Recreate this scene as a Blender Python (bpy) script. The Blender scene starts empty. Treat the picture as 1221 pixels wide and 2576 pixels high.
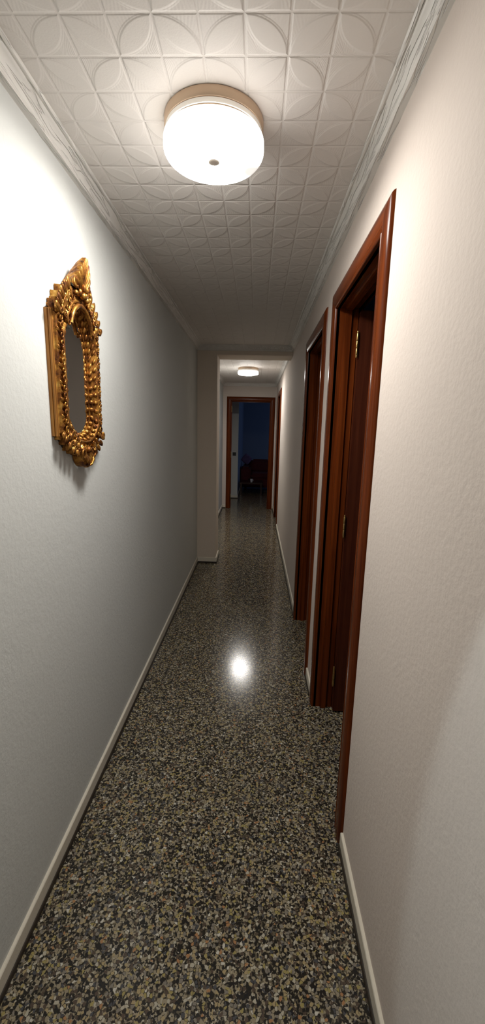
import bpy, math, random
from mathutils import Vector, Matrix
random.seed(7)
S = bpy.context.scene
COL = S.collection

# ------------------------------------------------------------------ camera
F_PX, PITCH, YAW, ROLL = 1037.26, 11.115, 1.6995, 1.2884
CAM_H = 1.5
def setup_camera():
    p, y, r = map(math.radians, (PITCH, YAW, ROLL))
    f = Vector((0, math.cos(p), -math.sin(p))); u = Vector((0, math.sin(p), math.cos(p))); x = Vector((1, 0, 0))
    Rz = Matrix.Rotation(y, 3, 'Z')
    f, u, x = Rz @ f, Rz @ u, Rz @ x
    x2 = x*math.cos(r) + u*math.sin(r); u2 = -x*math.sin(r) + u*math.cos(r)
    cd = bpy.data.cameras.new('camera'); cam = bpy.data.objects.new('camera', cd); COL.objects.link(cam)
    cd.sensor_fit = 'VERTICAL'; cd.sensor_height = 24.0; cd.lens = 24.0*F_PX/2576.0
    cd.clip_start = 0.02
    M = Matrix((x2, u2, -f)).transposed().to_4x4(); M.translation = Vector((0, 0, CAM_H))
    cam.matrix_world = M
    S.camera = cam
setup_camera()
S.view_settings.view_transform = 'Standard'; S.view_settings.look = 'None'
S.view_settings.gamma = 1.0; S.view_settings.exposure = 1.17
S.view_settings.use_curve_mapping = False

# ------------------------------------------------------------------ light levels
LAMP_NEAR, LAMP_FAR = 46.0, 42.0          # emission of the two glass shades
LAMP_COL = (1.0, 0.965, 0.915, 1)
W = bpy.data.worlds.new('night'); S.world = W; W.use_nodes = True
W.node_tree.nodes['Background'].inputs[0].default_value = (0.02, 0.03, 0.06, 1)
W.node_tree.nodes['Background'].inputs[1].default_value = 0.3
def area(name, loc, rot, sx, sy, power, col):
    l = bpy.data.lights.new(name, 'AREA'); l.shape = 'RECTANGLE'; l.size = sx; l.size_y = sy
    l.energy = power; l.color = col
    o = bpy.data.objects.new(name, l); COL.objects.link(o); o.location = loc; o.rotation_euler = rot
    return o
# added blue fill in the living room and first side room, no windows built
area('living_room_fill_light', (3.05, 10.6, 1.5), (0, math.radians(90), 0), 1.2, 1.2, 3.2, (0.42, 0.58, 1.0))
area('side_room_fill_light', (3.0, 1.6, 1.6), (0, math.radians(90), 0), 1.0, 1.0, 0.25, (0.35, 0.55, 1.0))
# spot added out of view, cone edge aimed to light the near right wall
SPOT = Vector((-.45, -.5, 2.36))
def spot():
    p1, p2, p3 = Vector((.358, .88, .157)), Vector((.358, .704, .893)), Vector((.358, .637, 1.268))
    n = (p1-SPOT).cross(p3-SPOT).normalized()
    if n.y < 0: n = -n
    al = math.radians(30); g = (p2-SPOT).normalized(); g = (g-n*g.dot(n)).normalized()
    ax = g*math.cos(al)-n*math.sin(al)
    sp = bpy.data.lights.new('added_spot', 'SPOT'); sp.energy = 20.0; sp.color = (0.78, 0.95, 1.0)
    sp.spot_size = 2*al; sp.spot_blend = 0.05; sp.shadow_soft_size = 0.015
    o = bpy.data.objects.new('added_spot', sp); COL.objects.link(o); o.location = SPOT
    o.rotation_euler = ax.to_track_quat('-Z', 'Y').to_euler()
    return o
spo = spot()

# ------------------------------------------------------------------ dimensions
XL, XR = -0.649, 0.358
ZC = 2.375
YBACK, YB0, YB1, YE = -1.3, 4.55, 4.85, 8.01
TH = 0.11                                  # partition thickness
PX = -0.435                                # pillar edge
ZBEAM = 2.28

# ------------------------------------------------------------------ materials
def mat(name):
    m = bpy.data.materials.new(name); m.use_nodes = True
    nt = m.node_tree; return m, nt, nt.nodes['Principled BSDF']
def N(nt, t, **kw):
    n = nt.nodes.new(t)
    for k, v in kw.items(): setattr(n, k, v)
    return n
def math_(nt, op, a, b=None, c=None):
    n = N(nt, 'ShaderNodeMath', operation=op)
    for i, v in enumerate((a, b, c)):
        if v is None: continue
        if isinstance(v, (int, float)): n.inputs[i].default_value = v
        else: nt.links.new(v, n.inputs[i])
    return n.outputs[0]
def coords(nt, scale=(1, 1, 1), kind='Object'):
    tc = N(nt, 'ShaderNodeTexCoord'); mp = N(nt, 'ShaderNodeMapping'); mp.inputs['Scale'].default_value = scale
    nt.links.new(tc.outputs[kind], mp.inputs[0]); return mp.outputs[0]
def noise(nt, vec, scale, detail=2, rough=.5, dist=0):
    n = N(nt, 'ShaderNodeTexNoise'); nt.links.new(vec, n.inputs['Vector'])
    n.inputs['Scale'].default_value = scale; n.inputs['Detail'].default_value = detail
    n.inputs['Roughness'].default_value = rough; n.inputs['Distortion'].default_value = dist
    return n.outputs['Fac']
def ramp(nt, fac, stops, interp='LINEAR'):
    r = N(nt, 'ShaderNodeValToRGB'); r.color_ramp.interpolation = interp
    while len(r.color_ramp.elements) < len(stops): r.color_ramp.elements.new(0.5)
    for e, (p, c) in zip(r.color_ramp.elements, stops): e.position = p; e.color = (*c, 1)
    nt.links.new(fac, r.inputs[0]); return r.outputs[0]
def bump(nt, b, h, strength, dist):
    n = N(nt, 'ShaderNodeBump'); n.inputs['Strength'].default_value = strength; n.inputs['Distance'].default_value = dist
    nt.links.new(h, n.inputs['Height']); nt.links.new(n.outputs[0], b.inputs['Normal'])

def plaster(name, c, rough=.85):
    m, nt, b = mat(name); v = coords(nt)
    f = noise(nt, v, 1.3, 3)
    col = ramp(nt, f, [(.3, tuple(x*.965 for x in c)), (.7, c)])
    nt.links.new(col, b.inputs['Base Color']); b.inputs['Roughness'].default_value = rough
    b.inputs['Specular IOR Level'].default_value = .25
    h = math_(nt, 'ADD', noise(nt, v, 70, 3, .55), math_(nt, 'MULTIPLY', noise(nt, v, 14, 2), .6))
    bump(nt, b, h, .35, .004)
    return m
M_WL = plaster('wall_paint_cool_white', (.66, .675, .655))
M_WR = plaster('wall_paint_warm_white', (.70, .622, .562))
M_PIL = plaster('wall_paint_beige', (.68, .595, .50))
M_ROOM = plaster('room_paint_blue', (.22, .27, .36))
M_SKIRT = plaster('skirting_cream', (.74, .69, .58), .5)

def ceiling_mat():
    m, nt, b = mat('pressed_ceiling_tiles'); tc = N(nt, 'ShaderNodeTexCoord')
    sx = N(nt, 'ShaderNodeSeparateXYZ'); nt.links.new(tc.outputs['Object'], sx.inputs[0])
    px, py = .1008, .105
    u = math_(nt, 'DIVIDE', math_(nt, 'ADD', sx.outputs[0], .3535 + 20*px), px)
    v = math_(nt, 'DIVIDE', math_(nt, 'ADD', sx.outputs[1], -1.1705 + 40*py), py)
    up = math_(nt, 'PINGPONG', u, 1.0); vp = math_(nt, 'PINGPONG', v, 1.0)
    def dist(a, bb): return math_(nt, 'SQRT', math_(nt, 'ADD', math_(nt, 'MULTIPLY', a, a), math_(nt, 'MULTIPLY', bb, bb)))
    iu, iv = math_(nt, 'SUBTRACT', 1.0, up), math_(nt, 'SUBTRACT', 1.0, vp)
    d1, d2 = dist(up, iv), dist(iu, vp)          # circles about the two far corners
    e = math_(nt, 'SUBTRACT', 1.0, math_(nt, 'MAXIMUM', d1, d2))     # >0 inside the leaf
    mr = N(nt, 'ShaderNodeMapRange', interpolation_type='SMOOTHSTEP'); nt.links.new(e, mr.inputs[0])
    mr.inputs[1].default_value = -.012; mr.inputs[2].default_value = .07
    leaf = mr.outputs[0]
    vein = N(nt, 'ShaderNodeMapRange', interpolation_type='SMOOTHSTEP')
    nt.links.new(math_(nt, 'ABSOLUTE', e), vein.inputs[0]); vein.inputs[1].default_value = 0; vein.inputs[2].default_value = .03
    vein.inputs[3].default_value = 1; vein.inputs[4].default_value = 0
    # grooves on the grid
    gu = math_(nt, 'MINIMUM', up, iu); gv = math_(nt, 'MINIMUM', vp, iv)
    g = N(nt, 'ShaderNodeMapRange', interpolation_type='SMOOTHSTEP'); nt.links.new(math_(nt, 'MINIMUM', gu, gv), g.inputs[0])
    g.inputs[1].default_value = .012; g.inputs[2].default_value = .055; g.inputs[3].default_value = -1; g.inputs[4].default_value = 0
    # fine ribs fanned over the ground between leaves
    ang = math_(nt, 'ARCTAN2', math_(nt, 'SUBTRACT', up, .5), math_(nt, 'ADD', vp, .3))
    rib = math_(nt, 'MULTIPLY', math_(nt, 'SINE', math_(nt, 'MULTIPLY', ang, 95)), math_(nt, 'SUBTRACT', 1.0, leaf))
    gr = noise(nt, tc.outputs['Object'], 260, 2)
    h = math_(nt, 'ADD', math_(nt, 'MULTIPLY', leaf, 1.0), math_(nt, 'MULTIPLY', g.outputs[0], .7))
    h = math_(nt, 'ADD', h, math_(nt, 'MULTIPLY', rib, .045))
    h = math_(nt, 'ADD', h, math_(nt, 'MULTIPLY', vein.outputs[0], .25))
    h = math_(nt, 'ADD', h, math_(nt, 'MULTIPLY', gr, .14))
    b.inputs['Base Color'].default_value = (.76, .72, .68, 1); b.inputs['Roughness'].default_value = .6
    b.inputs['Specular IOR Level'].default_value = .3
    bump(nt, b, h, .8, .0022)
    return m
M_CEIL = ceiling_mat()

def cornice_mat():
    m, nt, b = mat('carved_cornice_white')
    v = coords(nt, (70, 5, 45))
    n = noise(nt, v, 1.0, 2, .5, .6)
    k = math_(nt, 'ABSOLUTE', math_(nt, 'SUBTRACT', n, .5))
    mr = N(nt, 'ShaderNodeMapRange', interpolation_type='SMOOTHSTEP'); nt.links.new(k, mr.inputs[0])
    mr.inputs[1].default_value = 0; mr.inputs[2].default_value = .05
    b.inputs['Base Color'].default_value = (.80, .78, .74, 1); b.inputs['Roughness'].default_value = .45
    bump(nt, b, mr.outputs[0], .9, .0035)
    return m
M_CORN = cornice_mat()

def terrazzo():
    m, nt, b = mat('terrazzo_polished'); v = coords(nt)
    wn = N(nt, 'ShaderNodeTexNoise'); nt.links.new(v, wn.inputs['Vector']); wn.inputs['Scale'].default_value = 120
    off = N(nt, 'ShaderNodeVectorMath', operation='MULTIPLY_ADD'); nt.links.new(wn.outputs['Color'], off.inputs[0])
    off.inputs[1].default_value = (.006, .006, 0); nt.links.new(v, off.inputs[2])
    vec = off.outputs[0]
    def vor(scale, feature='F1'):
        n = N(nt, 'ShaderNodeTexVoronoi', voronoi_dimensions='2D', feature=feature); nt.links.new(vec, n.inputs['Vector'])
        n.inputs['Scale'].default_value = scale; return n
    a, ae = vor(118), vor(118, 'DISTANCE_TO_EDGE')
    c, ce = vor(235), vor(235, 'DISTANCE_TO_EDGE')
    sep = N(nt, 'ShaderNodeSeparateColor'); nt.links.new(a.outputs['Color'], sep.inputs[0])
    sep2 = N(nt, 'ShaderNodeSeparateColor'); nt.links.new(c.outputs['Color'], sep2.inputs[0])
    pal = [(0, (.016, .014, .012)), (.24, (.07, .05, .036)), (.38, (.235, .20, .135)), (.52, (.17, .15, .125)), (.62, (.30, .235, .125)),
           (.72, (.36, .33, .26)), (.80, (.055, .055, .06)), (.88, (.26, .215, .08)), (.95, (.30, .155, .07)), (.98, (.46, .44, .38))]
    big = ramp(nt, sep.outputs[0], pal, 'CONSTANT')
    small = ramp(nt, sep2.outputs[0], [(0, (.020, .017, .013)), (.40, (.10, .085, .055)), (.62, (.24, .205, .14)), (.8, (.012, .012, .014)), (.93, (.34, .31, .24))], 'CONSTANT')
    chip = N(nt, 'ShaderNodeMapRange'); nt.links.new(ae.outputs['Distance'], chip.inputs[0])
    chip.inputs[1].default_value = .05; chip.inputs[2].default_value = .13
    keep = math_(nt, 'MULTIPLY', chip.outputs[0], math_(nt, 'GREATER_THAN', sep.outputs[1], .30))
    mx = N(nt, 'ShaderNodeMix', data_type='RGBA'); nt.links.new(keep, mx.inputs[0]); nt.links.new(small, mx.inputs[6]); nt.links.new(big, mx.inputs[7])
    col = mx.outputs[2]
    # thin joints every 40 cm
    s = N(nt, 'ShaderNodeSeparateXYZ'); nt.links.new(v, s.inputs[0])
    ju = math_(nt, 'PINGPONG', math_(nt, 'ADD', s.outputs[0], 4.13), .2); jv = math_(nt, 'PINGPONG', math_(nt, 'ADD', s.outputs[1], 4.05), .2)
    j = math_(nt, 'LESS_THAN', math_(nt, 'MINIMUM', ju, jv), .0007)
    mj = N(nt, 'ShaderNodeMix', data_type='RGBA'); nt.links.new(j, mj.inputs[0]); nt.links.new(col, mj.inputs[6]); mj.inputs[7].default_value = (.03, .026, .02, 1)
    hs = N(nt, 'ShaderNodeHueSaturation'); hs.inputs['Value'].default_value = FLOOR_GAIN; nt.links.new(mj.outputs[2], hs.inputs['Color'])
    nt.links.new(hs.outputs[0], b.inputs['Base Color'])
    b.inputs['Roughness'].default_value = .15; b.inputs['Specular IOR Level'].default_value = .42
    bump(nt, b, noise(nt, v, 60, 2), .06, .001)
    return m
FLOOR_GAIN = 1.22
M_FLOOR = terrazzo()
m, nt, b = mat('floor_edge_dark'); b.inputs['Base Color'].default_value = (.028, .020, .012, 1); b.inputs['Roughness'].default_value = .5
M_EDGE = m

def wood(name, dark, light, axis=2, rough=.20, coat=.0):
    m, nt, b = mat(name)
    sc = [45, 45, 45]; sc[axis] = 1.6
    v = coords(nt, tuple(sc)); n = noise(nt, v, 1.0, 4, .6, .5)
    nt.links.new(ramp(nt, n, [(.32, dark), (.68, light)]), b.inputs['Base Color'])
    b.inputs['Roughness'].default_value = rough
    b.inputs['Specular IOR Level'].default_value = .12; b.inputs['Coat Weight'].default_value = coat; b.inputs['Coat Roughness'].default_value = .16
    bump(nt, b, n, .12, .001)
    return m
DK, LT = (.062, .012, .003), (.165, .036, .007)
M_WV = wood('varnished_mahogany_vertical', DK, LT, 2)
M_WHY = wood('varnished_mahogany_header', DK, LT, 1)
M_WHX = wood('varnished_mahogany_end_header', DK, LT, 0)
M_LEAF = wood('varnished_door_leaf', (.045, .011, .006), (.085, .022, .010), 2)

def gold():
    m, nt, b = mat('antique_gilding'); v = coords(nt)
    n = noise(nt, v, 38, 4, .65)
    nt.links.new(ramp(nt, n, [(.34, (.070, .020, .007)), (.47, (.25, .095, .018)), (.58, (.46, .22, .040)), (.74, (.70, .44, .12))]), b.inputs['Base Color'])
    b.inputs['Metallic'].default_value = .75
    nt.links.new(ramp(nt, n, [(.3, (.55,)*3), (.7, (.30,)*3)]), b.inputs['Roughness'])
    bump(nt, b, noise(nt, v, 160, 3), .25, .002)
    return m
M_GOLD = gold()
m, nt, b = mat('gilt_wood_edge'); v = coords(nt, (30, 30, 2))
nt.links.new(ramp(nt, noise(nt, v, 1.5, 3, .6), [(.3, (.24, .085, .016)), (.7, (.50, .235, .045))]), b.inputs['Base Color'])
b.inputs['Roughness'].default_value = .45; b.inputs['Metallic'].default_value = .25; M_GEDGE = m
def simple(name, c, rough=.5, metal=0., **kw):
    m, nt, b = mat(name); b.inputs['Base Color'].default_value = (*c, 1); b.inputs['Roughness'].default_value = rough
    b.inputs['Metallic'].default_value = metal
    for k, v in kw.items(): b.inputs[k].default_value = v
    n = noise(nt, coords(nt), 60, 2); bump(nt, b, n, .04, .001)
    return m
M_GLASS = simple('mirror_glass', (.88, .87, .85), .03, 1.0)
M_BACK = simple('dark_backing_board', (.05, .03, .02), .7)
M_BRASS = simple('brass_hinge', (.55, .36, .14), .33, 1.0)
M_SATIN = simple('satin_brass', (.60, .45, .32), .42, .6)
M_CHROME = simple('bright_trim', (.95, .92, .86), .35, .3)
M_KNOB = simple('nickel_knob', (.78, .70, .62), .4, .0)
M_WPLAST = simple('white_plastic', (.75, .74, .7), .4)
M_DPLAST = simple('dark_plastic', (.03, .03, .03), .4)
M_CUP = simple('white_ceramic', (.9, .9, .9), .08)
M_TABLE = simple('dark_table_wood', (.03, .012, .01), .2)
def cloth(name, c):
    m, nt, b = mat(name); v = coords(nt)
    nt.links.new(ramp(nt, noise(nt, v, 9, 3), [(.3, tuple(x*.75 for x in c)), (.7, c)]), b.inputs['Base Color'])
    b.inputs['Roughness'].default_value = .9; bump(nt, b, noise(nt, v, 120, 2), .4, .003); return m
M_RED = cloth('dark_red_upholstery', (.11, .012, .014))
M_RED2 = cloth('maroon_upholstery', (.22, .022, .032))
M_LILAC = cloth('lilac_cushion', (.16, .11, .22))
def shade_mat(name, strength):
    # opal glass lit by bulbs that sit off to one side behind it
    m, nt, b = mat(name); tc = N(nt, 'ShaderNodeTexCoord')
    d = N(nt, 'ShaderNodeVectorMath', operation='DISTANCE'); nt.links.new(tc.outputs['Object'], d.inputs[0])
    d.inputs[1].default_value = (.112, .060, -.086)
    mr = N(nt, 'ShaderNodeMapRange', interpolation_type='SMOOTHSTEP'); nt.links.new(d.outputs['Value'], mr.inputs[0])
    mr.inputs[1].default_value = .02; mr.inputs[2].default_value = .16
    mr.inputs[3].default_value = .36; mr.inputs[4].default_value = strength
    sz = N(nt, 'ShaderNodeSeparateXYZ'); nt.links.new(tc.outputs['Object'], sz.inputs[0])
    mz = N(nt, 'ShaderNodeMapRange', interpolation_type='SMOOTHSTEP'); nt.links.new(sz.outputs[2], mz.inputs[0])
    mz.inputs[1].default_value = -.066; mz.inputs[2].default_value = -.0918
    mz.inputs[3].default_value = .07; mz.inputs[4].default_value = 1.0
    b.inputs['Base Color'].default_value = (.8, .78, .72, 1); b.inputs['Roughness'].default_value = .25
    b.inputs['Emission Color'].default_value = LAMP_COL
    nt.links.new(math_(nt, 'MULTIPLY', mr.outputs[0], mz.outputs[0]), b.inputs['Emission Strength'])
    return m

# ------------------------------------------------------------------ mesh helpers
class MB:
    def __init__(s): s.v = []; s.f = []
    def add(s, vs, fs):
        o = len(s.v); s.v += [tuple(p) for p in vs]; s.f += [tuple(i+o for i in f) for f in fs]
    def box(s, x0, x1, y0, y1, z0, z1):
        s.add([(x0,y0,z0),(x1,y0,z0),(x1,y1,z0),(x0,y1,z0),(x0,y0,z1),(x1,y0,z1),(x1,y1,z1),(x0,y1,z1)],
              [(0,3,2,1),(4,5,6,7),(0,1,5,4),(1,2,6,5),(2,3,7,6),(3,0,4,7)])
    def grid(s, P, closed_u=False, closed_v=False):
        nu, nv = len(P), len(P[0]); o = len(s.v)
        for r in P: s.v += [tuple(q) for q in r]
        for i in range(nu if closed_u else nu-1):
            for j in range(nv if closed_v else nv-1):
                a, b_ = i, (i+1) % nu; c, d = j, (j+1) % nv
                s.f.append((o+a*nv+c, o+b_*nv+c, o+b_*nv+d, o+a*nv+d))
    def lathe(s, prof, seg=48, c=(0, 0, 0), axis='Z'):
        P = []
        for k in range(seg):
            a = 2*math.pi*k/seg; row = []
            for r, z in prof:
                q = (r*math.cos(a), r*math.sin(a), z)
                if axis == 'X': q = (z, r*math.cos(a), r*math.sin(a))
                if axis == 'Y': q = (r*math.sin(a), z, r*math.cos(a))
                row.append((c[0]+q[0], c[1]+q[1], c[2]+q[2]))
            P.append(row)
        s.grid(P, closed_u=True)
    def ell(s, c, r, M=None, n=8, m=12):
        P = []
        for i in range(n+1):
            t = math.pi*i/n; row = []
            for j in range(m):
                a = 2*math.pi*j/m
                q = Vector((r[0]*math.sin(t)*math.cos(a), r[1]*math.sin(t)*math.sin(a), r[2]*math.cos(t)))
                if M: q = M @ q
                row.append(q+Vector(c))
            P.append(row)
        s.grid(P, closed_v=True)
    def tube(s, pts, rad, n=8, taper=None):
        pts = [Vector(p) for p in pts]; P = []
        up = Vector((1, 0, 0))
        for i, p in enumerate(pts):
            t = (pts[min(i+1, len(pts)-1)] - pts[max(i-1, 0)]).normalized()
            a = t.cross(up)
            if a.length < 1e-4: a = t.cross(Vector((0, 1, 0)))
            a.normalize(); b_ = t.cross(a)
            r = rad(i/(len(pts)-1)) if callable(rad) else rad
            P.append([p + a*r*math.cos(2*math.pi*k/n) + b_*r*math.sin(2*math.pi*k/n) for k in range(n)])
        P = [[pts[0]]*n] + P + [[pts[-1]]*n]
        s.grid(P, closed_v=True)
    def build(s, name, m, parent=None, smooth=40, bevel=0, loc=None):
        me = bpy.data.meshes.new(name); me.from_pydata(s.v, [], s.f)
        import bmesh
        bm = bmesh.new(); bm.from_mesh(me); bmesh.ops.remove_doubles(bm, verts=bm.verts, dist=1e-6)
        bmesh.ops.dissolve_degenerate(bm, edges=bm.edges, dist=1e-7)
        bmesh.ops.recalc_face_normals(bm, faces=bm.faces)
        if bevel: bmesh.ops.bevel(bm, geom=list(bm.edges), offset=bevel, segments=2, affect='EDGES', clamp_overlap=True)
        bm.to_mesh(me); bm.free()
        if smooth: me.shade_smooth(); me.set_sharp_from_angle(angle=math.radians(smooth))
        me.materials.append(m)
        o = bpy.data.objects.new(name, me); COL.objects.link(o)
        if parent: o.parent = parent
        if loc: o.location = loc
        return o
def tag(o, label=None, cat=None, group=None, kind=None):
    for k, v in (('label', label), ('category', cat), ('group', group), ('kind', kind)):
        if v: o[k] = v
    return o
def empty(name, loc, rz=0):
    o = bpy.data.objects.new(name, None); COL.objects.link(o); o.location = loc; o.rotation_euler = (0, 0, rz)
    o.empty_display_size = .1
    return o
def struct(o, label, cat): return tag(o, label, cat, kind='structure')
def boxes(name, m, bl, parent=None, bevel=0, smooth=40):
    s = MB()
    for b_ in bl: s.box(*b_)
    return s.build(name, m, parent, smooth, bevel)

# ------------------------------------------------------------------ setting
struct(boxes('floor', M_FLOOR, [(-3.2, 3.2, YBACK-.1, 12.7, -.08, 0)]), 'polished dark terrazzo floor with tan and grey chips', 'floor')
struct(boxes('ceiling', M_CEIL, [(XL-.05, XR+.05, YBACK, YE+.05, ZC, ZC+.08)]), 'off-white ceiling tiles pressed with a leaf pattern', 'ceiling')
struct(boxes('wall_left', M_WL, [(XL-TH, XL, YBACK, YE, 0, ZC)]), 'long cool white plaster wall carrying the gilt mirror', 'wall')
# doors on the right wall: (outer near, outer far)
CW, ZH, ZI = .085, 2.15, 2.065
DOORS = [(1.27, 2.15), (2.345, 3.225), (6.40, 7.30)]
s = MB(); y = YBACK
for a, b_ in DOORS:
    s.box(XR, XR+TH, y, a+CW-.012, 0, ZC); s.box(XR, XR+TH, a+CW-.012, b_-CW+.012, ZI+.012, ZC); y = b_-CW+.012
s.box(XR, XR+TH, y, YE, 0, ZC)
struct(s.build('wall_right', M_WR, None, 0), 'long warm white plaster wall with three doorways', 'wall')
struct(boxes('wall_back', M_WR, [(XL, XR, YBACK-.1, YBACK, 0, ZC)]), 'short plain wall at the near end of the hallway', 'wall')
# end wall round the living room doorway
EX0, EX1 = -.578, .333
EZ = 2.13
struct(boxes('wall_end', M_WR, [(XL-TH, EX0+CW-.012, YE, YE+TH, 0, 2.6), (EX1-CW+.012, XR+TH, YE, YE+TH, 0, 2.6),
        (EX0+CW-.012, EX1-CW+.012, YE, YE+TH, EZ-CW+.012, 2.6)], smooth=0), 'far end wall round the living room doorway', 'wall')
struct(boxes('wall_pillar', M_PIL, [(XL, PX, YB0, YB1, 0, ZC)], bevel=.003), 'pillar jutting from the left wall halfway down the hallway', 'pillar')
struct(boxes('trim_1', M_PIL, [(PX, XR, YB0, YB1, ZBEAM, ZC)], bevel=.003), 'ceiling beam spanning from the pillar to the right wall', 'beam')

# cornice: profile swept with mitred corners along a path
CP = [(.050, 0), (.050, .005), (.0475, .008), (.0435, .0085), (.041, .0065), (.038, .0075), (.036, .011), (.033, .0125),
      (.026, .019), (.020, .031), (.0195, .040), (.021, .042), (.0225, .045), (.021, .0485), (.0195, .050), (.0195, .0535), (.002, .0535), (0, .0545)]
def sweep(path, prof, ztop, closed=False, flip=1):
    P = []; n = len(path)
    for i, p in enumerate(path):
        p = Vector(p); 
        d0 = (p - Vector(path[i-1])).normalized() if (i > 0 or closed) else None
        d1 = (Vector(path[(i+1) % n]) - p).normalized() if (i < n-1 or closed) else None
        if d0 is None: d0 = d1
        if d1 is None: d1 = d0
        n0, n1 = Vector((d0.y, -d0.x))*flip, Vector((d1.y, -d1.x))*flip
        m_ = (n0+n1); m_ /= m_.dot(n0)
        P.append([(p.x+m_.x*a, p.y+m_.y*a, ztop-b_) for a, b_ in prof])
    s = MB(); s.grid(P, closed_u=closed); return s
def fine(path, step=.5):
    out = []
    for a, b_ in zip(path, path[1:]): out.append(a)
    return out + [path[-1]]
struct(sweep([(XL, YBACK), (XL, YB0), (XR, YB0), (XR, YBACK)], CP, ZC).build('trim_2', M_CORN, None, 35),
       'white carved cornice round the near half of the hallway ceiling', 'cornice')
struct(sweep([(XL, YB1), (XL, YE), (XR, YE), (XR, YB1)], CP, ZC, closed=True).build('trim_3', M_CORN, None, 35),
       'white carved cornice round the far half of the hallway ceiling', 'cornice')

# baseboards (cream board over a dark strip at the floor)
def baseboard(name, runs, label, flip=1):
    e = empty(name, (0, 0, 0)); struct(e, label, 'baseboard')
    bp = [(.0085, .0), (.0105, .003), (.0105, .050), (0, .050)]     # measured down from the top
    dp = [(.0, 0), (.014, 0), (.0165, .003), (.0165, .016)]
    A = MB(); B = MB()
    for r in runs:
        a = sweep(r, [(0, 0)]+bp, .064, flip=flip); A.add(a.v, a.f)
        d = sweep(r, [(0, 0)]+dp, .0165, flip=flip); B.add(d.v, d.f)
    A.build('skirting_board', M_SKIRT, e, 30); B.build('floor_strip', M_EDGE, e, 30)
baseboard('baseboard_left', [[(XL, YBACK), (XL, YB0)], [(XL, YB1), (XL, YE)]], 'cream baseboard along the foot of the left wall')
baseboard('baseboard_pillar', [[(XL+.0, YB0), (PX, YB0), (PX, YB1)]], 'cream baseboard wrapped round the foot of the pillar')
rr = []; y = YBACK
for a, b_ in DOORS: rr.append([(XR, y), (XR, a-.001)]); y = b_+.001
rr.append([(XR, y), (XR, YE)])
baseboard('baseboard_right', rr, 'cream baseboard along the foot of the right wall between door frames', flip=-1)
baseboard('baseboard_end', [[(XL, YE), (EX0-.001, YE)], [(EX1+.001, YE), (XR, YE)]], 'short cream baseboards beside the living room doorway')

# ------------------------------------------------------------------ doors
CPROF = [(0, -.012), (0, .010), (.002, .0125), (.005, .0135), (.008, .0125), (.010, .0105), (.014, .0115), (.022, .0145), (.035, .0165),
         (.050, .0168), (.063, .0155), (.073, .0125), (.079, .0095), (.083, .0055), (.085, .001), (.085, -.001)]
def casing(mp, a, b_, ztop, parent):
    """u-shaped casing; a,b_ outer edges, mp(u, n, z) -> xyz"""
    ia, ib, iz = a+CW, b_-CW, ztop-CW
    L = MB(); L.grid([[mp(ia-w, n, z if z == 0 else iz+w) for w, n in CPROF] for z in (0, 1)])
    R_ = MB(); R_.grid([[mp(ib+w, n, z if z == 0 else iz+w) for w, n in CPROF] for z in (0, 1)])
    T = MB(); T.grid([[mp(ia-w, n, iz+w) for w, n in CPROF], [mp(ib+w, n, iz+w) for w, n in CPROF]])
    return L, R_, T
def hinge_mb(x, y, z):
    h = MB()
    for k in range(3): h.lathe([(0, -.0155), (.0052, -.0155), (.0060, -.013), (.0060, .013), (.0052, .0155), (0, .0155)], 14, (x, y, z+(k-1)*.033))
    h.lathe([(0, .048), (.004, .049), (.005, .053), (.0035, .058), (0, .060)], 12, (x, y, z))
    h.lathe([(0, -.060), (.0035, -.058), (.005, -.053), (.004, -.049), (0, -.048)], 12, (x, y, z))
    return h
def leaf_parts(x0, x1, y0, y1, z1, root):
    """leaf standing open, long side along X or Y"""
    L = MB(); L.box(x0, x1, y0, y1, .006, z1)
    leaf = L.build('door_leaf', M_LEAF, root, 40, .003)
    return leaf
def lever(cx, cy, cz, side, parent, axis='Y', run=-1):
    h = MB(); s1 = side
    if axis == 'Y':
        h.lathe([(0, 0), (.022, 0), (.024, s1*.003), (.024, s1*.006), (.010, s1*.009), (.010, s1*.045), (0, s1*.047)], 20, (cx, cy, cz), 'Y')
        h.tube([(cx, cy+s1*.040, cz), (cx+run*.03, cy+s1*.043, cz+.002), (cx+run*.07, cy+s1*.043, cz+.003), (cx+run*.11, cy+s1*.040, cz)], .008, 10)
    else:
        h.lathe([(0, 0), (.022, 0), (.024, s1*.003), (.024, s1*.006), (.010, s1*.009), (.010, s1*.045), (0, s1*.047)], 20, (cx, cy, cz), 'X')
        h.tube([(cx+s1*.040, cy, cz), (cx+s1*.043, cy+run*.03, cz+.002), (cx+s1*.043, cy+run*.07, cz+.003), (cx+s1*.040, cy+run*.11, cz)], .008, 10)
    return h.build('door_handle', M_BRASS, parent, 40)

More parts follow.
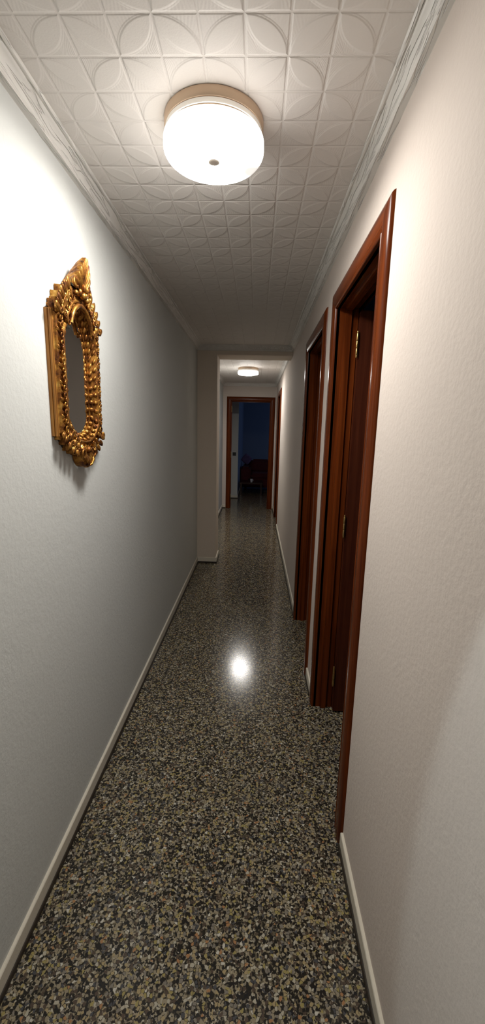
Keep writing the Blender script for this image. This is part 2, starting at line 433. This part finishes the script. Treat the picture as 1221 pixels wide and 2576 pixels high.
def side_door(n, a, b_, label):
    e = empty('door_%d' % n, (XR, (a+b_)/2, 0)); struct(e, label, 'door')
    inv = Matrix.Translation(-Vector(e.location))
    def fix(o): o.data.transform(inv); return o
    mp = lambda u, nn, z: (XR-nn, u, z)
    L, R_, T = casing(mp, a, b_, ZH, e)
    # casing also on the room side
    mp2 = lambda u, nn, z: (XR+TH+nn, u, z)
    L2, R2, T2 = casing(mp2, a, b_, ZH, e)
    L.add(L2.v, L2.f); R_.add(R2.v, R2.f); T.add(T2.v, T2.f)
    ia, ib = a+CW, b_-CW
    # lining boards with a stop
    L.box(XR-.0005, XR+TH+.0005, ia-.012, ia, 0, ZI); L.box(XR+.036, XR+.066, ia, ia+.012, 0, ZI-.012)
    R_.box(XR-.0005, XR+TH+.0005, ib, ib+.012, 0, ZI); R_.box(XR+.036, XR+.066, ib-.012, ib, 0, ZI-.012)
    T.box(XR-.0005, XR+TH+.0005, ia-.012, ib+.012, ZI, ZI+.012); T.box(XR+.036, XR+.066, ia, ib, ZI-.012, ZI)
    fix(L.build('door_post', M_WV, e, 40)); fix(R_.build('door_post', M_WV, e, 40)); fix(T.build('door_head', M_WHY, e, 40))
    hx, hy = XR+TH-.022, ib-.006
    lf = MB(); lx0, ly1 = hx+.010, ib-.008
    lf.box(lx0, lx0+.705, ly1-.038, ly1, .006, ZI-.018)
    leaf = fix(lf.build('door_leaf', M_LEAF, e, 40, .004))
    for z in (1.90, 1.045, .22): fix(hinge_mb(hx+.002, ly1-.042, z).build('hinge', M_BRASS, e, 40))
    fix(lever(lx0+.65, ly1-.038, 1.02, -1, leaf))
    return e
side_door(1, *DOORS[0], 'nearest mahogany doorway on the right wall, its door standing open inward')
side_door(2, *DOORS[1], 'second mahogany doorway on the right wall, just beyond the nearest one')
side_door(3, *DOORS[2], 'farthest mahogany doorway on the right wall, beside the end wall')

e = empty('door_4', ((EX0+EX1)/2, YE, 0)); struct(e, 'mahogany doorway in the end wall open to a dark living room', 'door')
inv = Matrix.Translation(-Vector(e.location))
L, R_, T = casing(lambda u, nn, z: (u, YE-nn, z), EX0, EX1, EZ, e)
L2, R2, T2 = casing(lambda u, nn, z: (u, YE+TH+nn, z), EX0, EX1, EZ, e)
L.add(L2.v, L2.f); R_.add(R2.v, R2.f); T.add(T2.v, T2.f)
ia, ib, iz = EX0+CW, EX1-CW, EZ-CW
L.box(ia-.012, ia, YE-.0005, YE+TH+.0005, 0, iz); L.box(ia, ia+.012, YE+.036, YE+.066, 0, iz-.012)
R_.box(ib, ib+.012, YE-.0005, YE+TH+.0005, 0, iz); R_.box(ib-.012, ib, YE+.036, YE+.066, 0, iz-.012)
T.box(ia-.012, ib+.012, YE-.0005, YE+TH+.0005, iz, iz+.012); T.box(ia, ib, YE+.036, YE+.066, iz-.012, iz)
for o in (L.build('door_post', M_WV, e), R_.build('door_post', M_WV, e), T.build('door_head', M_WHX, e)): o.data.transform(inv)
lf = MB(); lf.box(ia+.002-.72, ia-.006, YE+TH+.03, YE+TH+.068, .006, iz-.018)      # folded right back against the room side of the wall
lo = lf.build('door_leaf', M_LEAF, e, 40, .004); lo.data.transform(inv)
for z in (1.90, 1.045, .22):
    h = hinge_mb(ia+.008, YE+.030, z).build('hinge', M_BRASS, e, 40); h.data.transform(inv)

# ------------------------------------------------------------------ rooms beyond
RX = XR+TH
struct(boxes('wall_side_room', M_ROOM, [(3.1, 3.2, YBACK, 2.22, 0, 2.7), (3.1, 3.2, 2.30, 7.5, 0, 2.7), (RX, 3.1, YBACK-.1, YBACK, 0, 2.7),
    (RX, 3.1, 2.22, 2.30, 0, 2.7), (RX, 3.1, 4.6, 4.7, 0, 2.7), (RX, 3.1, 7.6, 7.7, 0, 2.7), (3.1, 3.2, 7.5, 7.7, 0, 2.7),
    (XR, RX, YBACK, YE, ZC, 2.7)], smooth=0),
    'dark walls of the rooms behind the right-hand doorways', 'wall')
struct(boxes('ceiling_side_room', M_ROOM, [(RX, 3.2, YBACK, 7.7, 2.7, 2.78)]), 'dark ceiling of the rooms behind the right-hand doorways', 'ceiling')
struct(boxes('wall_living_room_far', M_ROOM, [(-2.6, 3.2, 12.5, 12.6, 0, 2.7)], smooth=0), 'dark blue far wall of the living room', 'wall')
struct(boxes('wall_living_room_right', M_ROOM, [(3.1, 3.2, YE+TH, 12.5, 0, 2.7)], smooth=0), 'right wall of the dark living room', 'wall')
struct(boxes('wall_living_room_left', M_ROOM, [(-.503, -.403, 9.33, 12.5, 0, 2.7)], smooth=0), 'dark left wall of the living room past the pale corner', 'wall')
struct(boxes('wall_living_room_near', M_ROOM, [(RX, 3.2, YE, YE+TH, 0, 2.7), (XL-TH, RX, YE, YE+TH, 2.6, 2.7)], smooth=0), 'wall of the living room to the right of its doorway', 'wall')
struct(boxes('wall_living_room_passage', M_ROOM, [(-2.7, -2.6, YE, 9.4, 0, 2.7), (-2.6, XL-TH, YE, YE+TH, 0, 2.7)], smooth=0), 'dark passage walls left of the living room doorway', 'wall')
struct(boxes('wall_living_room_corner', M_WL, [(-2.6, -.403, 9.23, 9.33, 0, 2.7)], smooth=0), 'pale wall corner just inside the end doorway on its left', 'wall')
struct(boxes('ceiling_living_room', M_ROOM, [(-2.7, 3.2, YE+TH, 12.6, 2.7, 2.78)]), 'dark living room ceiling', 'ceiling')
baseboard('baseboard_living_room', [[(-2.6, 9.23), (-.403, 9.23), (-.403, 12.5)]], 'cream baseboard at the foot of the pale wall corner past the end doorway')
# light switch on the pale corner
r = empty('light_switch', (-.484, 9.23, .995)); tag(r, 'small dark light switch on the pale wall corner seen through the end doorway', 'light switch')
boxes('plate', M_DPLAST, [(-.038, .038, -.009, 0, -.038, .038)], r, .003)
boxes('rocker', M_DPLAST, [(-.022, .022, -.014, -.0085, -.026, .026)], r, .002)

# ------------------------------------------------------------------ ceiling lamps
def make_lamp(loc, strength, label):
    r = empty('ceiling_lamp', loc); tag(r, label, 'lamp', 'flush glass ceiling lamps')
    a = MB(); a.lathe([(0, 0), (.141, 0), (.1435, -.002), (.1435, -.020), (.141, -.025), (.136, -.027), (.120, -.027)], 96)
    a.build('base_ring', M_SATIN, r, 35)
    t = MB(); t.lathe([(.120, -.026), (.1385, -.026), (.1405, -.0275), (.1405, -.039), (.1385, -.0405), (.120, -.0405)], 96)
    t.build('bright_band', M_CHROME, r, 35)
    t = MB(); t.lathe([(.120, -.040), (.1375, -.040), (.1400, -.042), (.1405, -.044), (.1390, -.047), (.120, -.047)], 96)
    t.build('lower_ring', M_SATIN, r, 35)
    g = MB(); R0 = .1465
    prof = [(.120, -.045), (.140, -.0455), (.1455, -.048), (R0, -.052), (R0, -.070)]
    for k in range(1, 9):
        th = math.pi/2*k/8; prof.append((R0-.022+.022*math.cos(th), -.070-.020*math.sin(th)))
    prof += [(.09, -.0915), (.04, -.0925), (0, -.0928)]
    g.lathe(prof, 96); g.build('glass_shade', shade_mat('lit_opal_glass_%d' % int(strength), strength), r, 50)
    k = MB(); k.lathe([(0, -.0915), (.0165, -.0922), (.0175, -.095), (.0165, -.099), (.012, -.1005), (0, -.101)], 32)
    k.build('finial', M_KNOB, r, 40)
    return r
make_lamp((-.149, 1.39, ZC), LAMP_NEAR, 'large round white glass ceiling lamp with a satin brass ring, nearest the camera')
make_lamp((-.145, 6.12, ZC), LAMP_FAR, 'round white glass ceiling lamp beyond the beam, in front of the end doorway')
r = empty('added_spotlight', (SPOT.x, SPOT.y, ZC)); tag(r, 'small round spotlight added out of view to cast cool light on the right wall', 'lamp')
k = MB(); k.lathe([(.030, -.001), (.040, -.002), (.042, -.005), (.040, -.008), (.032, -.008), (.030, -.004), (.030, -.001)], 32); k.build('rim', M_CHROME, r)  # rim added as a fixture for the out-of-view spot

# ------------------------------------------------------------------ gilt mirror
def mirror():
    CY, CZ = 1.49, 1.665
    r = empty('wall_mirror', (XL, CY, CZ)); tag(r, 'ornate carved gilt mirror with a shell crest hanging on the left wall', 'mirror')
    # local: x = out of wall, y = along wall, z = up
    HW = .178
    def sym(half): return half + [(-a, b_) for a, b_ in reversed(half) if a > 1e-6]
    outer = sym([(0, .300), (.030, .298), (.058, .290), (.084, .272), (.110, .250), (.134, .225), (.155, .200), (HW, .185), (HW, .10), (HW, 0), (HW, -.10),
                 (HW, -.195), (.148, -.203), (.134, -.216), (.112, -.236), (.080, -.248), (.040, -.254), (0, -.256)])
    inner = sym([(0, .212), (.022, .207), (.044, .192), (.062, .170), (.078, .142), (.090, .115), (.097, .09), (.097, .05), (.097, 0), (.097, -.06),
                 (.097, -.115), (.088, -.138), (.072, -.156), (.054, -.170), (.036, -.178), (.018, -.184), (0, -.186)])
    NT = 720
    def resample(poly):
        n = len(poly); out = []
        for k in range(NT):
            t = k/NT*n; i = int(t); f = t-i
            a, b_ = poly[i % n], poly[(i+1) % n]
            out.append((a[0]*(1-f)+b_[0]*f, a[1]*(1-f)+b_[1]*f))
        for _ in range(3):
            out = [((out[i-1][0]+2*out[i][0]+out[(i+1) % NT][0])/4, (out[i-1][1]+2*out[i][1]+out[(i+1) % NT][1])/4) for i in range(NT)]
        return out
    O, I = resample(outer), resample(inner)
    arc = [0.0]
    for i in range(NT): a, b_ = O[i], O[(i+1) % NT]; arc.append(arc[-1]+math.hypot(b_[0]-a[0], b_[1]-a[1]))
    prof = [(0, .000), (0, .010), (0, .020), (.02, .0215), (.05, .0225), (.07, .0265), (.09, .030), (.13, .0315), (.17, .031), (.21, .030), (.25, .0298), (.29, .0298), (.33, .030),
            (.37, .030), (.41, .030), (.45, .031), (.49, .034), (.53, .0365), (.57, .0372), (.60, .036), (.63, .031), (.66, .026), (.70, .022), (.76, .0185), (.82, .016), (.88, .0135), (.94, .012), (1.0, .0105)]
    P = []
    for i in range(NT):
        o, q = O[i], I[i]; row = []
        s_ = arc[i]
        edge = abs(o[0]) < HW-.0001                     # curved shoulders
        for w, d in prof:
            if .13 < w < .49:
                c = math.sin(s_*2*math.pi/.024 + w*10*(1 if (o[0] > 0) == (o[1] > 0) else -1))
                d += .0038*c*math.sin((w-.13)/.36*math.pi)
                if edge: d += .004*math.sin(s_*2*math.pi/.041+w*16)*math.sin((w-.13)/.36*math.pi)
            y_, z_ = o[0]*(1-w)+q[0]*w, o[1]*(1-w)+q[1]*w
            if edge and w < .3:                      # scalloped silhouette of the shoulders
                k = 1+.035*math.sin(s_*2*math.pi/.030)*(1-w/.3); y_ *= k; z_ *= k if abs(o[1]) < .26 else 1
            row.append((d, y_, z_))
        P.append(row)
    f = MB(); f.grid(P, closed_u=True); f.build('frame', M_GOLD, r, 50)
    # flat outer edge of the straight sides
    for sg in (-1, 1):
        g = MB()
        g.grid([[(d, sg*(HW+e), z) for d, e in ((0, 0), (0, .0055), (.006, .0065), (.0095, .0060), (.0105, .0025), (.0125, .0025), (.0135, .0050), (.0175, .0045), (.0185, .0020), (.0215, .001), (.0215, -.004))] for z in (-.195, .186)])
        for z in (-.195, .186): g.add([(0, sg*HW, z), (0, sg*(HW+.0045), z), (.009, sg*(HW+.0045), z), (.019, sg*(HW+.004), z), (.021, sg*(HW+.001), z), (.021, sg*(HW-.005), z), (0, sg*(HW-.005), z)], [(0, 1, 2, 3, 4, 5, 6)])
        g.build('side_edge', M_GEDGE, r, 30)
    # backing panel
    bp = MB(); bo = [(.003, a*.985+(.006 if a > .1 else -.006 if a < -.1 else 0), b_) for a, b_ in outer]
    n = len(bo); bp.add(bo+[(-.0, a, b_) for _, a, b_ in bo], [tuple(range(n))]+[(i, (i+1) % n, n+(i+1) % n, n+i) for i in range(n)])
    bp.build('backing_board', M_BACK, r, 0)
    # mirror plate
    gl = MB(); go = [(.0105, a*1.05, b_*1.03) for a, b_ in inner]; n = len(go)
    gl.add(go+[(.004, a, b_) for _, a, b_ in go], [tuple(range(n))]+[(i, (i+1) % n, n+(i+1) % n, n+i) for i in range(n)])
    gl.build('mirror_glass', M_GLASS, r, 0)
    # double beads on the slope towards the glass
    bd = MB(); ai = [0.0]
    for i in range(NT): a, b_ = I[i], I[(i+1) % NT]; ai.append(ai[-1]+math.hypot(b_[0]-a[0], b_[1]-a[1]))
    cnt = round(ai[-1]/.0245)
    for k in range(cnt):
        t = (k+.5)/cnt*ai[-1]; i = next(j for j in range(NT) if ai[j+1] >= t)
        o, q = O[i], I[i]; o2, q2 = O[(i+3) % NT], I[(i+3) % NT]
        tang = Vector((0, q2[0]-q[0], q2[1]-q[1])).normalized()
        for w, d in ((.69, .0285), (.88, .0185)):
            c = Vector((d, o[0]*(1-w)+q[0]*w, o[1]*(1-w)+q[1]*w))
            inw = Vector((-.017, (q[0]-o[0])*.25, (q[1]-o[1])*.25)).normalized()
            nn = inw.cross(tang)
            M = Matrix((inw, tang, nn)).transposed()
            bd.ell(c, (.0088, .0085, .0062), M, 8, 12)
    bd.build('beading', M_GOLD, r, 60)
    # S scrolls and leaves on the flat of the frame
    sc = None
    def scroll(cy, cz, R, d, sg, turn=1.6, th=.0030, start=0):
        pts = []
        for k in range(22):
            t = k/21; a = start+sg*turn*2*math.pi*t; rr_ = R*(1-.80*t)
            pts.append((d+.003*t, cy+rr_*math.cos(a), cz+rr_*math.sin(a)))
        sc.tube(pts, lambda t: th*(1.05-.4*t), 7)
    def leaf(cy, cz, ang, L, wd, d, lift=.006):
        M = Matrix.Rotation(ang, 3, 'X')
        for k in (-1, 0, 1):
            M2 = Matrix.Rotation(ang+k*.38, 3, 'X')
            c = Vector((d+(lift if k == 0 else lift*.5), cy, cz)) + M2 @ Vector((0, 0, L*.5*(1 if k == 0 else .8)))
            sc.ell(c, (.0045, wd*(.38 if k == 0 else .30), L*.5*(1 if k == 0 else .8)), M2, 8, 10)
    for sg in (-1, 1):
        sc = MB()
        for k in range(14):
            z = -.172+k*.0262; sd = 1 if k % 2 else -1
            scroll(sg*.148, z, .0125, .034, sg*sd, 1.25, .0034, math.pi/2*sd)
            leaf(sg*(.160 if k % 2 else .136), z+.008, sg*(-.8 if k % 2 else .6), .016, .014, .029, .002)
        # shoulders: stacked acanthus leaves up to the crest
        for (y_, z_, an, L_) in ((.158, .182, -.9, .036), (.142, .204, -.75, .038), (.124, .226, -.65, .040), (.104, .248, -.5, .040), (.082, .266, -.4, .038),
                                 (.132, .176, -.4, .034), (.114, .202, -.4, .036), (.094, .226, -.3, .036), (.070, .246, -.2, .034), (.110, .160, -.3, .030)):
            leaf(sg*y_, z_, sg*an*1.0, L_, .026, .034, .006)
            scroll(sg*(y_-.006), z_+.004, .010, .040, sg, 1.2, .0028)
        for (y_, z_, an, L_) in ((.152, -.196, -2.2, .024), (.130, -.214, -2.5, .026), (.106, -.230, -2.7, .026), (.078, -.240, -2.9, .026),
                                 (.118, -.184, -2.5, .028), (.094, -.206, -2.7, .028), (.066, -.216, -2.9, .028)):
            leaf(sg*y_, z_, sg*an, L_, .024, .032, .006)
            scroll(sg*(y_-.006), z_-.004, .010, .038, -sg, 1.2, .0028)
        leaf(sg*.166, .180, sg*-.2, .028, .022, .032, .004)
        leaf(sg*.166, -.182, sg*-2.6, .024, .022, .032, .004)
        # square notched blocks stepping up the shoulder
        for (y_, z_) in ((.150, .206), (.126, .236), (.098, .262)):
            q = .012; cs = []
            for x_ in (.002, .026):
                for a_, b2 in ((-1, -1), (1, -1), (1, 1), (-1, 1)): cs.append((x_, sg*y_+a_*q*(1 if x_ < .01 else .85), z_+b2*q*(1 if x_ < .01 else .85)))
            sc.add(cs, [(0, 1, 2, 3), (4, 5, 6, 7), (0, 1, 5, 4), (1, 2, 6, 5), (2, 3, 7, 6), (3, 0, 4, 7)])
        sc.build('carved_scrolls', M_GOLD, r, 60)
    # crest: pointed palmette shell leaning out from the wall
    cr = MB(); P = []; NA = 141; NR = 14; zb = .285
    for i in range(NA):
        q = -1+2*i/(NA-1); rib = abs(math.sin(q*math.pi*5.5)); row = []
        oy = .064*math.copysign(abs(q)**.9, q)*(1+.03*rib)*(1.12-.12*abs(q)); oz = zb+.006+.100*(1-abs(q)**1.15)*(1-.03*(1-rib))
        for j in range(NR):
            w = j/(NR-1)
            row.append((.030+.022*w*(1-q*q)+.016*math.sin(w*math.pi*.8)+.0065*rib*math.sin(math.pi*min(1, w*1.05)*.5), oy*w, zb-.02+(oz-zb+.02)*w))
        row.append((.046+.022*(1-q*q)-.014, oy*1.03, oz+.001))
        row.append((.034, oy*.98, oz-.014*(1-abs(q))))
        row.append((.018, oy*.95, oz-.034*(1-abs(q))))
        row.append((.003, oy*.92, oz-.062*(1-abs(q))))
        P.append(row)
    cr.grid(P)
    for sg in (-1, 1):
        pts = []
        for k in range(26):
            t = k/25; a = math.pi*.35+t*4.4; rr_ = .021*(1-.75*t)
            pts.append((.044+.008*t, sg*(.052-rr_*math.cos(a)), .292+rr_*math.sin(a)))
        cr.tube(pts, lambda t: .0062*(1.0-.35*t), 8)
        cr.ell((.044, sg*.022, .276), (.012, .009, .013)); cr.ell((.042, sg*.046, .268), (.010, .010, .010))
        cr.ell((.054, sg*.010, .292), (.010, .006, .013))
    cr.ell((.048, 0, .270), (.012, .012, .012))
    cr.build('crest', M_GOLD, r, 60)
    # plain arch under the crest
    ar = MB(); pts = []
    for k in range(41):
        a = math.radians(-70+140*k/40); pts.append((.040, .092*math.sin(a), .128+.108*math.cos(a)))
    ar.tube(pts, lambda t: .009*(.7+.3*math.sin(math.pi*t)), 10)
    ar.build('arch_moulding', M_GOLD, r, 60)
    # pendant: two scrolls closing on an inverted shell
    pn = MB(); P = []
    for i in range(81):
        t = i/80; a = (t-.5)*math.radians(200); L_ = .066*(1-.30*abs(2*t-1)**1.5); rib = math.sin(t*math.pi*9); row = []
        for j in range(10):
            w = j/9; rad = L_*w
            row.append((.026+.018*math.sin(w*math.pi*.8)+.004*abs(rib)*w, rad*math.sin(a)*1.05, -.240-rad*math.cos(a)))
        row.append((.003, rad*math.sin(a)*1.0, -.240-rad*math.cos(a)))
        P.append(row)
    pn.grid(P)
    for sg in (-1, 1):
        pts = []
        for k in range(26):
            t = k/25; a = -math.pi*.4-t*4.4; rr_ = .020*(1-.75*t)
            pts.append((.040+.008*t, sg*(.046-rr_*math.cos(a)), -.252+rr_*math.sin(a)))
        pn.tube(pts, lambda t: .0058*(1-.35*t), 8)
        pts = [(.040, sg*.036, -.262), (.047, sg*.030, -.280), (.046, sg*.014, -.296), (.038, sg*.002, -.302)]
        pn.tube(pts, .0042, 8)
    pn.ell((.042, 0, -.244), (.012, .014, .012)); pn.ell((.030, 0, -.301), (.012, .014, .008))
    pn.build('pendant', M_GOLD, r, 60)
mirror()

# ------------------------------------------------------------------ living room furniture
def rbox(name, m, b_, parent, bev):
    return boxes(name, m, [b_], parent, bev)
r = empty('sofa', (.62, 11.0, 0)); tag(r, 'dark red sofa against the blue wall seen through the end doorway', 'sofa')
rbox('seat_base', M_RED, (-.95, .95, -.45, .42, .08, .30), r, .03)
for k in range(3): rbox('seat_cushion', M_RED, (-.74+k*.495, -.74+k*.495+.488, -.47, .22, .30, .44), r, .04)
for k in range(3): rbox('back_cushion', M_RED, (-.74+k*.495, -.74+k*.495+.488, .10, .32, .42, .76), r, .05)
rbox('backrest', M_RED, (-.93, .93, .30, .46, .28, .72), r, .04)
for a, b_ in ((-1.0, -.75), (.75, 1.0)): rbox('armrest', M_RED, (a, b_, -.47, .42, .08, .60), r, .05)
for sx in (-.88, .88):
    for sy in (-.38, .36):
        q = MB(); q.lathe([(0, 0), (.018, 0), (.026, .082), (0, .082)], 16, (sx, sy, 0)); q.build('leg', M_TABLE, r)
r = empty('armchair', (.78, 9.95, 0), math.radians(-62)); tag(r, 'maroon armchair half hidden behind the right post of the end doorway', 'armchair')
rbox('seat_base', M_RED2, (-.34, .34, -.36, .34, .07, .28), r, .03)
rbox('seat_cushion', M_RED2, (-.25, .25, -.38, .22, .28, .41), r, .04)
rbox('backrest', M_RED2, (-.33, .33, .20, .36, .26, .72), r, .05)
for a, b_ in ((-.36, -.26), (.26, .36)): rbox('armrest', M_RED2, (a, b_, -.38, .30, .07, .52), r, .035)
for sx in (-.3, .3):
    for sy in (-.3, .3):
        q = MB(); q.lathe([(0, 0), (.016, 0), (.022, .072), (0, .072)], 16, (sx, sy, 0)); q.build('leg', M_TABLE, r)
# cushion leaning on the sofa back
cu = MB(); P = []
for i in range(17):
    row = []
    for j in range(17):
        u_, v_ = i/8-1, j/8-1
        row.append((.19*u_*(1-.08*v_*v_), .055*max(0, (1-u_**4)*(1-v_**4))**.5, .19*v_*(1-.08*u_*u_)))
    P.append(row)
cu.grid(P); cu.grid([[(x, -y_, z) for x, y_, z in row] for row in P])
o = cu.build('cushion', M_LILAC, None, 60); o.location = (-.25, 11.02, .768); o.rotation_euler = (0, math.radians(38), 0); o.scale = (.62, .62, .62)
tag(o, 'small lilac cushion propped on the left armrest of the dark red sofa', 'cushion')
r = empty('coffee_table', (-.10, 9.95, 0)); tag(r, 'low dark coffee table in front of the red sofa', 'table')
rbox('tabletop', M_TABLE, (-.28, .28, -.28, .28, .28, .31), r, .006)
for sx in (-.24, .24):
    for sy in (-.24, .24): rbox('leg', M_TABLE, (sx-.02, sx+.02, sy-.02, sy+.02, 0, .281), r, .003)
r = empty('cup', (-.096, 9.80, .31)); tag(r, 'tiny white cup catching the light on the dark coffee table', 'cup')
c_ = MB(); c_.lathe([(0, 0), (.018, 0), (.024, .010), (.029, .045), (.031, .072), (.0295, .072), (.027, .045), (.022, .012), (0, .008)], 28); c_.build('bowl', M_CUP, r, 50)
h = MB(); h.tube([(.028, 0, .058), (.042, 0, .058), (.048, 0, .040), (.040, 0, .022), (.026, 0, .020)], .0035, 8); h.build('handle', M_CUP, r, 60)
